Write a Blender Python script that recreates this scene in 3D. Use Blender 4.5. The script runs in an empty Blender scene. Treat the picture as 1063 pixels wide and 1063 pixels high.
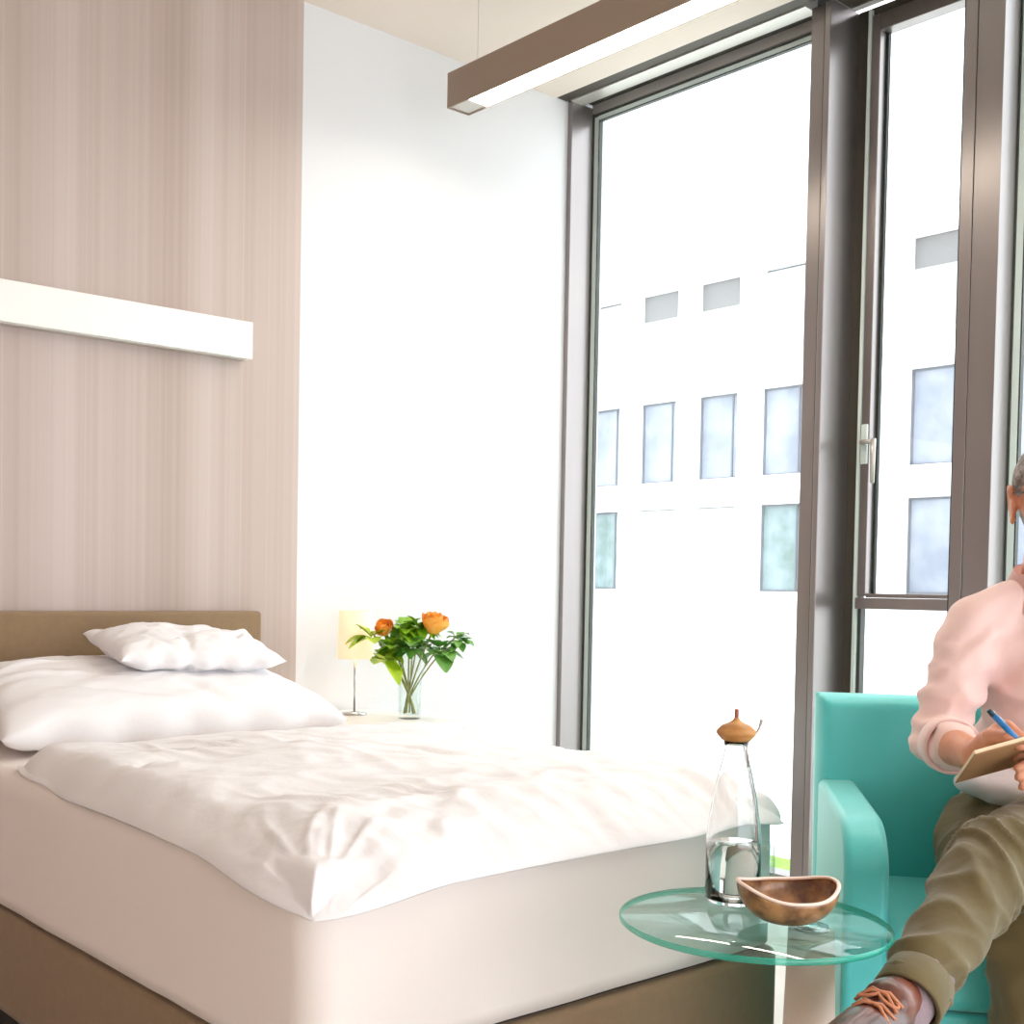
import bpy, bmesh, math, random
from math import sin, cos, pi, radians, sqrt, atan2
from mathutils import Vector, Matrix, noise

random.seed(7)
scene = bpy.context.scene
COL = scene.collection
H = 1.10                       # height of the camera above the floor

# ------------------------------------------------------------------ camera
FP, CX, CY, YAW, PIT, ROL = 1270.35, 449.94, 649.89, 0.6979, -0.0325, -0.0163
_fw = Vector((sin(YAW)*cos(PIT), cos(YAW)*cos(PIT), sin(PIT)))
_r = Vector((cos(YAW), -sin(YAW), 0))
_d = _fw.cross(_r)
RT = _r*cos(ROL) + _d*sin(ROL)
DN = _d*cos(ROL) - _r*sin(ROL)
cd = bpy.data.cameras.new('camera')
cam = bpy.data.objects.new('camera', cd); COL.objects.link(cam)
m3 = Matrix((RT, -DN, -_fw)).transposed()
cam.matrix_world = Matrix.Translation((0, 0, H)) @ m3.to_4x4()
cd.sensor_width = 36; cd.lens = FP/1063*36
cd.shift_x = (531.5-CX)/1063; cd.shift_y = (CY-531.5)/1063
cd.clip_start = 0.05; cd.clip_end = 300
scene.camera = cam

def at(px, py, dep):
    """point seen at a pixel of the photograph, at a distance along the view axis"""
    return Vector((0, 0, H)) + (RT*((px-CX)/FP) + DN*((py-CY)/FP) + _fw)*dep
def atz(px, py, z):
    d = RT*((px-CX)/FP) + DN*((py-CY)/FP) + _fw
    return Vector((0, 0, H)) + d*((z-H)/d.z)

# ------------------------------------------------------------------ materials
def lin(c):
    return tuple(((v/255)/12.92 if v/255 <= .04045 else ((v/255+.055)/1.055)**2.4) for v in c) + (1,)
def mat(name, rgb, rough=.6, metal=0, bump=0, bscale=60, var=0, vscale=8, sheen=0, spec=.5, coat=0, stretch=None, rgb2=None, sss=0):
    m = bpy.data.materials.new(name); m.use_nodes = True
    nt = m.node_tree; b = nt.nodes['Principled BSDF']
    b.inputs['Base Color'].default_value = lin(rgb)
    b.inputs['Roughness'].default_value = rough; b.inputs['Metallic'].default_value = metal
    b.inputs['Specular IOR Level'].default_value = spec
    b.inputs['Sheen Weight'].default_value = sheen; b.inputs['Sheen Tint'].default_value = (.6, 1, .95, 1) if name == 'turquoise_leather' else (1, 1, 1, 1); b.inputs['Coat Weight'].default_value = coat
    if sss:
        b.inputs['Subsurface Weight'].default_value = sss
        b.inputs['Subsurface Radius'].default_value = (.02, .008, .004)
    tc = nt.nodes.new('ShaderNodeTexCoord'); mp = nt.nodes.new('ShaderNodeMapping')
    nt.links.new(tc.outputs['Object'], mp.inputs['Vector'])
    if stretch: mp.inputs['Scale'].default_value = stretch
    if var or rgb2:
        n = nt.nodes.new('ShaderNodeTexNoise'); n.inputs['Scale'].default_value = vscale
        n.inputs['Detail'].default_value = 4
        nt.links.new(mp.outputs[0], n.inputs['Vector'])
        r = nt.nodes.new('ShaderNodeValToRGB')
        c1 = lin(rgb); c2 = lin(rgb2) if rgb2 else tuple(v*(1-var) for v in c1[:3])+(1,)
        r.color_ramp.elements[0].position = .35; r.color_ramp.elements[1].position = .65
        r.color_ramp.elements[0].color = c2; r.color_ramp.elements[1].color = c1
        nt.links.new(n.outputs['Fac'], r.inputs['Fac']); nt.links.new(r.outputs[0], b.inputs['Base Color'])
    if bump:
        n = nt.nodes.new('ShaderNodeTexNoise'); n.inputs['Scale'].default_value = bscale
        n.inputs['Detail'].default_value = 5
        nt.links.new(mp.outputs[0], n.inputs['Vector'])
        bp = nt.nodes.new('ShaderNodeBump'); bp.inputs['Strength'].default_value = bump
        bp.inputs['Distance'].default_value = .01
        nt.links.new(n.outputs['Fac'], bp.inputs['Height']); nt.links.new(bp.outputs[0], b.inputs['Normal'])
    return m
def glass(name, rgb=(255, 255, 255), ior=1.45, rough=0):
    m = bpy.data.materials.new(name); m.use_nodes = True
    b = m.node_tree.nodes['Principled BSDF']
    b.inputs['Base Color'].default_value = lin(rgb); b.inputs['Roughness'].default_value = rough
    b.inputs['Transmission Weight'].default_value = 1; b.inputs['IOR'].default_value = ior
    return m
def pane_mat(name, tint=(250, 253, 252), gloss=.06, rough=.02):
    m = bpy.data.materials.new(name); m.use_nodes = True
    nt = m.node_tree; nt.nodes.clear()
    o = nt.nodes.new('ShaderNodeOutputMaterial'); t = nt.nodes.new('ShaderNodeBsdfTransparent')
    g = nt.nodes.new('ShaderNodeBsdfGlossy'); mx = nt.nodes.new('ShaderNodeMixShader')
    t.inputs[0].default_value = lin(tint); g.inputs['Roughness'].default_value = rough
    mx.inputs[0].default_value = gloss
    nt.links.new(t.outputs[0], mx.inputs[1]); nt.links.new(g.outputs[0], mx.inputs[2]); nt.links.new(mx.outputs[0], o.inputs[0])
    return m
def emit(name, rgb, s):
    m = bpy.data.materials.new(name); m.use_nodes = True
    b = m.node_tree.nodes['Principled BSDF']
    b.inputs['Base Color'].default_value = lin(rgb)
    b.inputs['Emission Color'].default_value = lin(rgb); b.inputs['Emission Strength'].default_value = s
    return m

def wallpaper_mat():
    m = bpy.data.materials.new('striped_wallpaper'); m.use_nodes = True
    nt = m.node_tree; b = nt.nodes['Principled BSDF']; b.inputs['Roughness'].default_value = .55
    tc = nt.nodes.new('ShaderNodeTexCoord')
    def band(sc, det, lo, hi, c0, c1):
        mp = nt.nodes.new('ShaderNodeMapping'); mp.inputs['Scale'].default_value = (sc, 0, 0.0)
        nt.links.new(tc.outputs['Object'], mp.inputs['Vector'])
        n = nt.nodes.new('ShaderNodeTexNoise'); n.inputs['Scale'].default_value = 1; n.inputs['Detail'].default_value = det
        nt.links.new(mp.outputs[0], n.inputs['Vector'])
        r = nt.nodes.new('ShaderNodeValToRGB')
        r.color_ramp.elements[0].position = lo; r.color_ramp.elements[1].position = hi
        r.color_ramp.elements[0].color = c0; r.color_ramp.elements[1].color = c1
        nt.links.new(n.outputs['Fac'], r.inputs['Fac']); return r
    A = band(5.5, 2, .38, .62, lin((180, 162, 153)), lin((197, 181, 175)))
    B = band(55, 2, .40, .66, (.90, .90, .90, 1), (1.05, 1.04, 1.04, 1))
    C = band(160, 0, .70, .76, (1, 1, 1, 1), (1.22, 1.2, 1.18, 1))
    x1 = nt.nodes.new('ShaderNodeMix'); x1.data_type = 'RGBA'; x1.blend_type = 'MULTIPLY'; x1.inputs[0].default_value = .6
    x2 = nt.nodes.new('ShaderNodeMix'); x2.data_type = 'RGBA'; x2.blend_type = 'MULTIPLY'; x2.inputs[0].default_value = 1
    nt.links.new(A.outputs[0], x1.inputs[6]); nt.links.new(B.outputs[0], x1.inputs[7])
    nt.links.new(x1.outputs[2], x2.inputs[6]); nt.links.new(C.outputs[0], x2.inputs[7])
    nt.links.new(x2.outputs[2], b.inputs['Base Color'])
    return m

M = {}
M['white_wall'] = mat('white_plaster', (226, 226, 229), .8, bump=.05, bscale=120)
M['beige_wall'] = mat('beige_plaster', (214, 198, 184), .85)
M['ceiling'] = mat('ceiling_plaster', (230, 217, 208), .85, bump=.05, bscale=120)
M['floor'] = mat('pale_floor', (206, 198, 190), .45, var=.12, vscale=3)
M['wallpaper'] = wallpaper_mat()
M['bar'] = mat('satin_white', (240, 239, 236), .4)
M['sheet'] = mat('white_sheet', (240, 231, 226), .85, bump=.10, bscale=14, sheen=.1)
M['duvet'] = mat('white_duvet', (238, 236, 238), .85, bump=.3, bscale=18, sheen=.1)
M['pillow'] = mat('white_pillowcase', (238, 236, 238), .85, bump=.16, bscale=18, sheen=.1)
M['brown'] = mat('brown_upholstery', (142, 116, 86), .8, bump=.2, bscale=350, var=.08, vscale=40, sheen=.2)
M['dark'] = mat('dark_plinth', (52, 48, 44), .7)
M['taupe'] = mat('taupe_metal', (148, 141, 140), .3, metal=.75, var=.06, vscale=10, stretch=(1, 1, .1))
M['alu'] = mat('brushed_aluminium', (200, 196, 190), .35, metal=.5)
M['gasket'] = mat('black_rubber', (52, 56, 52), .5)
M['slot'] = mat('dark_slot', (74, 68, 60), .6)
M['spacer'] = mat('pale_spacer', (225, 238, 234), .3)
M['pane'] = pane_mat('window_glass')
M['facade'] = mat('white_facade', (242, 242, 240), .9)
M['facade_pane'] = mat('facade_glass', (122, 128, 142), .25, vscale=.8, rgb2=(152, 157, 168))
M['facade_pane2'] = mat('facade_glass_painted_reflection', (134, 150, 156), .25, rgb2=(104, 124, 120), vscale=1.6)  # greenish reflection painted into the pane colour
M['facade_frame'] = mat('facade_frame', (104, 106, 114), .5)
M['facade_blind'] = mat('facade_grey_blind', (122, 120, 120), .8)
M['facade_blind_white'] = mat('facade_white_blind', (186, 186, 187), .8)
M['lampmetal'] = mat('bronze_metal', (152, 134, 120), .4, metal=.3)
M['lamp_strip'] = emit('lamp_diffuser', (255, 246, 230), 7.0)
M['shade'] = emit('glowing_shade', (255, 226, 190), .12)
M['chrome'] = mat('polished_steel', (200, 200, 202), .18, metal=1)
M['glass'] = glass('clear_glass')
m_ = bpy.data.materials.new('thin_glass'); m_.use_nodes = True; nt_ = m_.node_tree; nt_.nodes.clear()
_o = nt_.nodes.new('ShaderNodeOutputMaterial'); _t = nt_.nodes.new('ShaderNodeBsdfTransparent'); _g = nt_.nodes.new('ShaderNodeBsdfGlossy')
_x = nt_.nodes.new('ShaderNodeMixShader'); _l0 = nt_.nodes.new('ShaderNodeLayerWeight'); _l0.inputs[0].default_value = .5; _l1 = nt_.nodes.new('ShaderNodeMath'); _l1.operation = 'POWER'; _l1.inputs[1].default_value = 3; _l = nt_.nodes.new('ShaderNodeMath'); _l.operation = 'MULTIPLY_ADD'; _l.inputs[1].default_value = .55; _l.inputs[2].default_value = .03; nt_.links.new(_l0.outputs['Facing'], _l1.inputs[0]); nt_.links.new(_l1.outputs[0], _l.inputs[0])
_t.inputs[0].default_value = lin((252, 254, 253)); _g.inputs['Roughness'].default_value = .02; _g.inputs[0].default_value = (.7, .74, .74, 1)
nt_.links.new(_l.outputs[0], _x.inputs[0]); nt_.links.new(_t.outputs[0], _x.inputs[1]); nt_.links.new(_g.outputs[0], _x.inputs[2]); nt_.links.new(_x.outputs[0], _o.inputs[0])
M['thin'] = m_
M['water'] = glass('water', (250, 253, 252), 1.33)
M['tabletop'] = pane_mat('table_glass', (226, 242, 238), .13, .01)
M['table_edge'] = mat('green_glass_edge', (60, 190, 165), .15, coat=.5)
_nt = M['table_edge'].node_tree; _mx = _nt.nodes.new('ShaderNodeMixShader'); _tr = _nt.nodes.new('ShaderNodeBsdfTransparent'); _tr.inputs[0].default_value = lin((190, 240, 228))
_mx.inputs[0].default_value = .45; _nt.links.new(_nt.nodes['Principled BSDF'].outputs[0], _mx.inputs[1]); _nt.links.new(_tr.outputs[0], _mx.inputs[2]); _nt.links.new(_mx.outputs[0], _nt.nodes['Material Output'].inputs[0])
M['column'] = mat('pale_column', (226, 206, 192), .5)
M['wood'] = mat('stopper_wood', (205, 150, 88), .5, rgb2=(176, 118, 62), vscale=30, stretch=(1, 1, 3))
M['darkwood'] = mat('stopper_tip_wood', (150, 84, 58), .5)
M['bowl'] = mat('mottled_horn', (190, 140, 92), .35, rgb2=(98, 62, 38), vscale=34, coat=.4)
M['bowl_rim'] = mat('pale_horn_rim', (248, 224, 210), .4)
M['teal'] = mat('turquoise_leather', (80, 204, 203), .4, bump=.05, bscale=220, sheen=.7, spec=.6)
M['skin'] = mat('skin', (214, 150, 118), .5, bump=.06, bscale=160, rgb2=(200, 132, 102), vscale=22, sss=.1)
M['shirt'] = mat('pink_cotton', (238, 206, 201), .8, bump=.35, bscale=13, sheen=.15)
M['lining'] = mat('white_cotton', (232, 230, 234), .85, bump=.1, bscale=30)
M['olive'] = mat('olive_chino', (106, 92, 54), .75, bump=.3, bscale=22, var=.18, vscale=6, sheen=.2)
M['hair'] = mat('grey_brown_hair', (112, 98, 90), .6, bump=.9, bscale=130, rgb2=(168, 158, 152), vscale=90)
M['shoe'] = mat('brown_leather', (122, 62, 40), .35, rgb2=(70, 36, 28), vscale=18, coat=.3)
M['sole'] = mat('dark_sole', (38, 28, 24), .6)
M['lace'] = mat('tan_lace', (196, 128, 92), .7)
M['sock'] = mat('grey_sock', (150, 132, 138), .9, bump=.5, bscale=260)
M['spect'] = mat('dark_frame', (40, 36, 36), .3)
M['notebook'] = mat('kraft_cover', (172, 128, 88), .6, var=.15, vscale=14)
M['paper'] = mat('paper_edge', (240, 222, 188), .8)
M['pen'] = mat('blue_pen', (20, 120, 190), .25, coat=.5)
M['pendark'] = mat('dark_pen_end', (20, 60, 70), .3)
M['leaf'] = mat('green_leaf', (150, 196, 40), .5, rgb2=(124, 182, 34), vscale=25)
M['leafdark'] = mat('dark_green_leaf', (84, 150, 50), .45, rgb2=(120, 170, 80), vscale=25)
M['leaflime'] = mat('lime_leaf', (190, 212, 50), .5, rgb2=(160, 196, 36), vscale=25)
M['rose'] = mat('orange_petal', (255, 196, 96), .6, rgb2=(255, 170, 62), vscale=30)
M['stem'] = mat('green_stem', (160, 160, 84), .6)
M['grass'] = mat('lawn', (150, 190, 70), .9, rgb2=(110, 160, 50), vscale=20)
M['paving'] = mat('pale_paving', (226, 226, 222), .9)

# ------------------------------------------------------------------ mesh helpers
def link(o, parent=None):
    COL.objects.link(o)
    if parent is not None: o.parent = parent
    return o
def mesh_obj(name, bm, m, parent=None, smooth=False, tag=None):
    me = bpy.data.meshes.new(name); bm.normal_update(); bm.to_mesh(me); bm.free()
    for mm in (m if isinstance(m, (list, tuple)) else [m]): me.materials.append(mm)
    if smooth:
        for p in me.polygons: p.use_smooth = True
    o = bpy.data.objects.new(name, me); link(o, parent)
    if tag: settag(o, *tag)
    return o
def settag(o, label, cat, group=None):
    o['label'] = label; o['category'] = cat
    if group: o['group'] = group
    return o
def thing(name, label, cat, loc=(0, 0, 0), group=None, rot=None):
    o = bpy.data.objects.new(name, None); o.empty_display_size = .05; link(o)
    o.location = loc
    if rot is not None: o.rotation_euler = (0, 0, rot)
    settag(o, label, cat, group); return o
def struct(o): o['kind'] = 'structure'; return o
def box(bm, x0, x1, y0, y1, z0, z1, mi=0):
    vs = [bm.verts.new(p) for p in ((x0,y0,z0),(x1,y0,z0),(x1,y1,z0),(x0,y1,z0),(x0,y0,z1),(x1,y0,z1),(x1,y1,z1),(x0,y1,z1))]
    fs = []
    for f in ((3,2,1,0),(4,5,6,7),(0,1,5,4),(1,2,6,5),(2,3,7,6),(3,0,4,7)):
        fc = bm.faces.new([vs[i] for i in f]); fc.material_index = mi; fs.append(fc)
    return fs
def B(*a):
    bm = bmesh.new(); box(bm, *a); return bm
def bev(o, w, seg=3):
    m = o.modifiers.new('bevel', 'BEVEL'); m.width = w; m.segments = seg; m.limit_method = 'ANGLE'
    for p in o.data.polygons: p.use_smooth = True
    try:
        n = o.modifiers.new('wn', 'WEIGHTED_NORMAL'); n.keep_sharp = True
    except Exception: pass
    return o
def lathe(bm, prof, n=48, c=(0, 0, 0), mi=0, close=False):
    rings = []
    for r, z in prof:
        rings.append([bm.verts.new((c[0]+r*cos(2*pi*k/n), c[1]+r*sin(2*pi*k/n), c[2]+z)) for k in range(n)] if r > 1e-6 else [bm.verts.new((c[0], c[1], c[2]+z))])
    def join(a, b):
        if len(a) == 1 and len(b) == 1: return
        for k in range(n):
            k2 = (k+1) % n
            if len(a) == 1: f = bm.faces.new((a[0], b[k2], b[k]))
            elif len(b) == 1: f = bm.faces.new((a[k], a[k2], b[0]))
            else: f = bm.faces.new((a[k], a[k2], b[k2], b[k]))
            f.material_index = mi; f.smooth = True
    for a, b in zip(rings, rings[1:]): join(a, b)
    if close: join(rings[-1], rings[0])
def tube(bm, pts, rad, n=10, mi=0):
    pts = [Vector(p) for p in pts]; rings = []
    rr = rad if isinstance(rad, (list, tuple)) else [rad]*len(pts)
    up = None
    for i, p in enumerate(pts):
        t = (pts[min(i+1, len(pts)-1)]-pts[max(i-1, 0)]).normalized()
        a = (up if up is not None else (Vector((0, 0, 1)) if abs(t.z) < .9 else Vector((1, 0, 0))))
        u = (a - t*a.dot(t)).normalized(); v = t.cross(u); up = u
        rings.append([bm.verts.new(p+(u*cos(2*pi*k/n)+v*sin(2*pi*k/n))*rr[i]) for k in range(n)])
    for a, b in zip(rings, rings[1:]):
        for k in range(n):
            f = bm.faces.new((a[k], a[(k+1) % n], b[(k+1) % n], b[k])); f.smooth = True; f.material_index = mi
    bm.faces.new(rings[0][::-1]).material_index = mi; bm.faces.new(rings[-1]).material_index = mi
def bez(p0, p1, p2, n=8):
    p0, p1, p2 = Vector(p0), Vector(p1), Vector(p2)
    return [p0*(1-t)**2+p1*2*t*(1-t)+p2*t*t for t in [i/n for i in range(n+1)]]
def ball(bm, c, r, sc=(1, 1, 1), rot=None, seg=20, mi=0):
    mt = Matrix.Translation(Vector(c)) @ (rot.to_4x4() if rot else Matrix()) @ Matrix.Diagonal((r*sc[0], r*sc[1], r*sc[2], 1))
    res = bmesh.ops.create_uvsphere(bm, u_segments=seg, v_segments=max(6, seg*2//3), radius=1, matrix=mt)
    for v in res['verts']:
        for f in v.link_faces: f.smooth = True; f.material_index = mi
def cap(bm, a, b, ra, rb, seg=16):
    """tapered capsule"""
    a, b = Vector(a), Vector(b)
    ball(bm, a, ra, seg=seg); ball(bm, b, rb, seg=seg)
    d = b-a
    if d.length > 1e-4:
        q = d.to_track_quat('Z', 'Y').to_matrix().to_4x4()
        bmesh.ops.create_cone(bm, cap_ends=True, segments=seg, radius1=ra, radius2=rb, depth=d.length, matrix=Matrix.Translation((a+b)/2) @ q)
def chain(bm, pts, rad, seg=16):
    for i in range(len(pts)-1): cap(bm, pts[i], pts[i+1], rad[i], rad[i+1], seg)
def fuse(name, bm, m, parent, voxel, smooth=6, fold=None, dec=None):
    """grow ONE continuous surface round all volumes in bm"""
    me = bpy.data.meshes.new('tmp'); bm.to_mesh(me); bm.free()
    t = bpy.data.objects.new('tmp', me); COL.objects.link(t)
    r = t.modifiers.new('r', 'REMESH'); r.mode = 'VOXEL'; r.voxel_size = voxel
    s = t.modifiers.new('s', 'SMOOTH'); s.factor = .5; s.iterations = smooth
    dg = bpy.context.evaluated_depsgraph_get(); dg.update()
    out = bpy.data.meshes.new_from_object(t.evaluated_get(dg))
    bpy.data.objects.remove(t); bpy.data.meshes.remove(me)
    if fold:
        nn = [v.normal.copy() for v in out.vertices]; cc = [v.co.copy() for v in out.vertices]
        for v, n_, c in zip(out.vertices, nn, cc): v.co = c + n_*fold(c, n_)
    out.name = name; out.materials.clear(); out.materials.append(m)
    for p in out.polygons: p.use_smooth = True; p.material_index = 0
    o = bpy.data.objects.new(name, out); link(o, parent); return o
def grid_surface(bm, fn, nu, nv, closed_u=False, mi=0):
    g = [[bm.verts.new(fn(i/nu, j/nv)) for j in range(nv+1)] for i in range(nu+(0 if closed_u else 1))]
    L = len(g)
    for i in range(nu):
        for j in range(nv):
            f = bm.faces.new((g[i][j], g[(i+1) % L][j], g[(i+1) % L][j+1], g[i][j+1])); f.smooth = True; f.material_index = mi
    return g
def ridge(x): return 1-abs(x)
def nz(v, s=1.0): return noise.noise(Vector(v)*s)
def sm(a, b, x):
    t = max(0, min(1, (x-a)/(b-a))); return t*t*(3-2*t)

# ------------------------------------------------------------------ room shell
XW = 3.775; YB = 3.67; ZC = 3.15
XL, YF = -1.7, -2.6
struct(mesh_obj('floor', B(XL, 4.0, YF, YB+.15, -.12, 0), M['floor']))
struct(mesh_obj('ceiling', B(XL, 3.70, YF, YB+.15, ZC, ZC+.12), M['ceiling']))
struct(mesh_obj('wall_back', B(XL, 4.0, YB, YB+.15, 0, ZC+.1), M['white_wall']))
struct(mesh_obj('added_wall_left', B(XL-.12, XL, YF, YB+.15, 0, ZC+.12), M['beige_wall']))  # unseen wall added to cut light from the left and bounce it warm
bm = bmesh.new(); box(bm, XL, 4.0, YF-.15, YF, 2.2, ZC+.12); box(bm, XL, XL+.5, YF-.15, YF, 0, 2.2); box(bm, 3.4, 4.0, YF-.15, YF, 0, 2.2)
struct(mesh_obj('added_wall_front', bm, M['beige_wall']))  # unseen wall added behind the camera; its lintel shades the upper room
wp = struct(mesh_obj('trim_1', B(XL, 2.425, YB-.018, YB-.001, .0, ZC-.001), M['wallpaper']))
wp['label'] = 'striped beige wallpaper panel behind the bed'
struct(mesh_obj('baseboard_back', B(2.425, XW, YB-.014, YB-.001, 0, .07), M['bar']))

# ---- window wall (plane X = const, runs along Y towards the camera)
XG = 3.90; ZT = 3.125
def empty_struct(name):
    o = bpy.data.objects.new(name, None); link(o); o['kind'] = 'structure'; return o
def fixed_window(name, y1, y0, z0=.06, jamb_l=.0):
    """y1 far edge, y0 near edge of the clear opening"""
    w = empty_struct(name)
    bm = bmesh.new()
    box(bm, XG+.004, XG+.05, y1, y1+.05, z0, ZT)       # frame behind the gasket
    box(bm, XG+.004, XG+.05, y0-.05, y0, z0, ZT)
    box(bm, XG-.04, XG+.05, y0, y1, z0-.06, z0)
    box(bm, XG+.004, XG+.05, y0, y1, ZT-.005, 3.15)
    mesh_obj('window_frame', bm, M['taupe'], w)
    bm = bmesh.new()
    for a, b in ((y1-.0045, y1), (y0, y0+.0045)): box(bm, XG+.001, XG+.02, a, b, z0, ZT)
    box(bm, XG+.001, XG+.02, y0+.0045, y1-.0045, ZT-.010, ZT-.0045)
    mesh_obj('gasket', bm, M['gasket'], w)
    bm = bmesh.new()
    for a, b in ((y1-.026, y1-.005), (y0+.005, y0+.026)): box(bm, XG+.008, XG+.03, a, b, z0, ZT-.013)
    box(bm, XG+.008, XG+.03, y0+.026, y1-.026, ZT-.027, ZT-.0105)
    mesh_obj('glazing_spacer', bm, M['spacer'], w)
    bm = bmesh.new()
    for a, b in ((y1-.031, y1-.0265), (y0+.0265, y0+.031)): box(bm, XG+.01, XG+.03, a, b, z0, ZT-.0275)
    box(bm, XG+.01, XG+.03, y0+.031, y1-.031, ZT-.032, ZT-.0275)
    mesh_obj('inner_seal', bm, M['gasket'], w)
    mesh_obj('window_pane', B(XG+.012, XG+.022, y0+.03, y1-.03, z0, ZT-.031), M['pane'], w)
    return w
# frame box against the corner: its reveal faces the camera
struct(mesh_obj('trim_2', B(XW, XG+.06, 3.645, YB-.0005, 0, ZC), M['taupe']))
fixed_window('window_1', 3.645, 2.515)
# mullion between the big pane and the casement
mull = empty_struct('trim_3')
mesh_obj('mullion', B(3.80, XG+.06, 2.462, 2.515, 0, ZC), M['taupe'], mull)
mesh_obj('shadow_joint', B(3.795, 3.87, 2.448, 2.4615, 0, ZC), M['slot'], mull)
bev(mesh_obj('mullion_cover', B(3.775, 4.0, 2.425, 2.4475, 0, ZC), M['taupe'], mull), .004)
# casement, set deeper
XS = 3.955
w2 = empty_struct('window_2')
bm = bmesh.new()
box(bm, XS, XS+.06, 2.38, 2.4245, 0, ZC); box(bm, XS, XS+.06, 2.0, 2.38, 3.12, ZC)
mesh_obj('window_frame', bm, M['slot'], w2)
mesh_obj('light_edge', B(XS-.014, XS, 2.368, 2.380, 0, 3.14), M['spacer'], w2)
bm = bmesh.new()
box(bm, XS-.01, XS+.05, 2.335, 2.3675, 1.09, 3.12); box(bm, XS-.01, XS+.05, 1.985, 2.02, 1.09, 3.12)
box(bm, XS-.01, XS+.05, 2.02, 2.335, 3.06, 3.12); box(bm, XS-.01, XS+.05, 2.02, 2.335, 1.085, 1.10)
bev(mesh_obj('sash', bm, M['taupe'], w2), .003)
bm = bmesh.new()
box(bm, XS+.03, XS+.045, 2.325, 2.3345, 1.10, 3.06); box(bm, XS+.03, XS+.045, 2.0205, 2.028, 1.10, 3.06)
mesh_obj('gasket', bm, M['gasket'], w2)
mesh_obj('window_pane', B(XS+.034, XS+.041, 2.028, 2.325, 1.10, 3.06), M['pane'], w2)
mesh_obj('transom', B(XS-.02, XS+.05, 1.94, 2.3675, 1.045, 1.084), M['taupe'], w2)
mesh_obj('lower_pane', B(XS+.034, XS+.041, 1.94, 2.38, .06, 1.045), M['pane'], w2)
mesh_obj('lower_gasket', B(XS+.0, XS+.03, 2.355, 2.3675, .06, 1.045), M['gasket'], w2)
mesh_obj('bottom_rail', B(XS-.02, XS+.05, 1.94, 2.38, 0, .06), M['taupe'], w2)
hb = bmesh.new()
box(hb, XS-.02, XS-.0105, 2.338, 2.364, 1.555, 1.695)
hp = mesh_obj('handle_plate', hb, M['spacer'], w2); bev(hp, .004)
hb = bmesh.new()
tube(hb, [(XS-.02, 2.351, 1.63), (XS-.036, 2.349, 1.63), (XS-.040, 2.325, 1.63), (XS-.042, 2.296, 1.63)], .0085, 12)
tube(hb, [(XS-.042, 2.301, 1.638), (XS-.044, 2.300, 1.57), (XS-.046, 2.298, 1.485)], [.010, .009, .007], 12)
mesh_obj('window_handle', hb, M['alu'], w2, True)
# broad post, then further panes out of the frame to the right
post = empty_struct('trim_4')
bm = bmesh.new(); box(bm, 3.80, XG+.1, 1.915, 1.955, 0, ZC); box(bm, 3.80, XG+.06, 1.828, 1.9125, 0, ZC)
bev(mesh_obj('post', bm, M['taupe'], post), .002)
mesh_obj('post_seal', B(3.815, 3.86, 1.9552, 1.966, 0, ZC), M['gasket'], post)
fixed_window('window_3', 1.828, .72)
struct(mesh_obj('trim_5', B(3.80, XG+.06, .55, .72, 0, ZC), M['taupe']))
fixed_window('window_4', .55, -.75)
struct(mesh_obj('trim_6', B(3.80, XG+.06, -.92, -.75, 0, ZC), M['taupe']))
fixed_window('window_5', -.92, YF+.06)
# head of the window wall: slot, light rail, dark slot, light rail
hd = empty_struct('trim_7')
def strip(name, x0, x1, z0, z1, m, y1=3.6445, y0=YF):
    bm = bmesh.new(); box(bm, x0, x1, y0, y1, z0, z1); mesh_obj(name, bm, m, hd)
strip('dark_channel', 3.7005, 3.762, ZC+.002, ZC+.06, M['slot'], y1=YB-.0006)
strip('light_rail', 3.762, 3.838, ZC-.004, ZC+.06, M['alu'], 3.6445, 2.518)
strip('dark_slot', 3.838, 3.896, ZC+.012, ZC+.06, M['dark'], 3.6445, 2.518)
strip('inner_rail', 3.897, 3.9035, ZT+.001, ZC+.06, M['alu'], 3.6445, 2.518)
strip('cover', 3.7005, 4.05, ZC+.0605, ZC+.12, M['slot'], y1=YB-.0006)
mesh_obj('closing_strip', B(3.762, 3.90, 1.83, 2.424, ZC-.001, ZC+.06), M['slot'], hd)

# ------------------------------------------------------------------ wall light bar above the headboard
wl = thing('wall_light', 'long white rectangular wall bar fixed to the striped wallpaper above the headboard', 'wall light', (1.6, YB-.02, 1.92))
o = mesh_obj('housing', B(-.62, .60, -.052, .0015, -.062, .062), M['bar'], wl); bev(o, .002, 2)
mesh_obj('under_panel', B(-.60, .58, -.044, -.008, -.065, -.0625), M['alu'], wl)

# ------------------------------------------------------------------ pendant light beam
s_ = (2.78-H)/(2.93-H)
lx0, lx1, ly1 = 3.067*s_, 3.067*s_+.102, 3.626*s_
pl = thing('pendant_light', 'long bronze rectangular light beam hanging from cables under the ceiling', 'pendant light', (lx0, ly1, 2.78))
bm = bmesh.new(); L = 3.6
box(bm, 0, .006, -L, 0, 0, .122); box(bm, .096, .102, -L, 0, 0, .122); box(bm, .006, .096, -L, 0, .112, .122)
box(bm, .006, .096, -.006, 0, 0, .112); box(bm, .006, .096, -L, -L+.006, 0, .112)
mesh_obj('housing', bm, M['lampmetal'], pl)
mesh_obj('end_plate', B(.0065, .0955, -.10, -.0065, .004, .01), M['alu'], pl)
mesh_obj('diffuser', B(.0065, .0955, -L+.01, -.1005, .006, .02), M['lamp_strip'], pl)
for yy in (-.10, -1.8, -3.5):
    bm = bmesh.new(); tube(bm, [(.051, yy, .122), (.051, yy, ZC-2.78)], .0012, 6)
    mesh_obj('cable', bm, M['alu'], pl)

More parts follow.
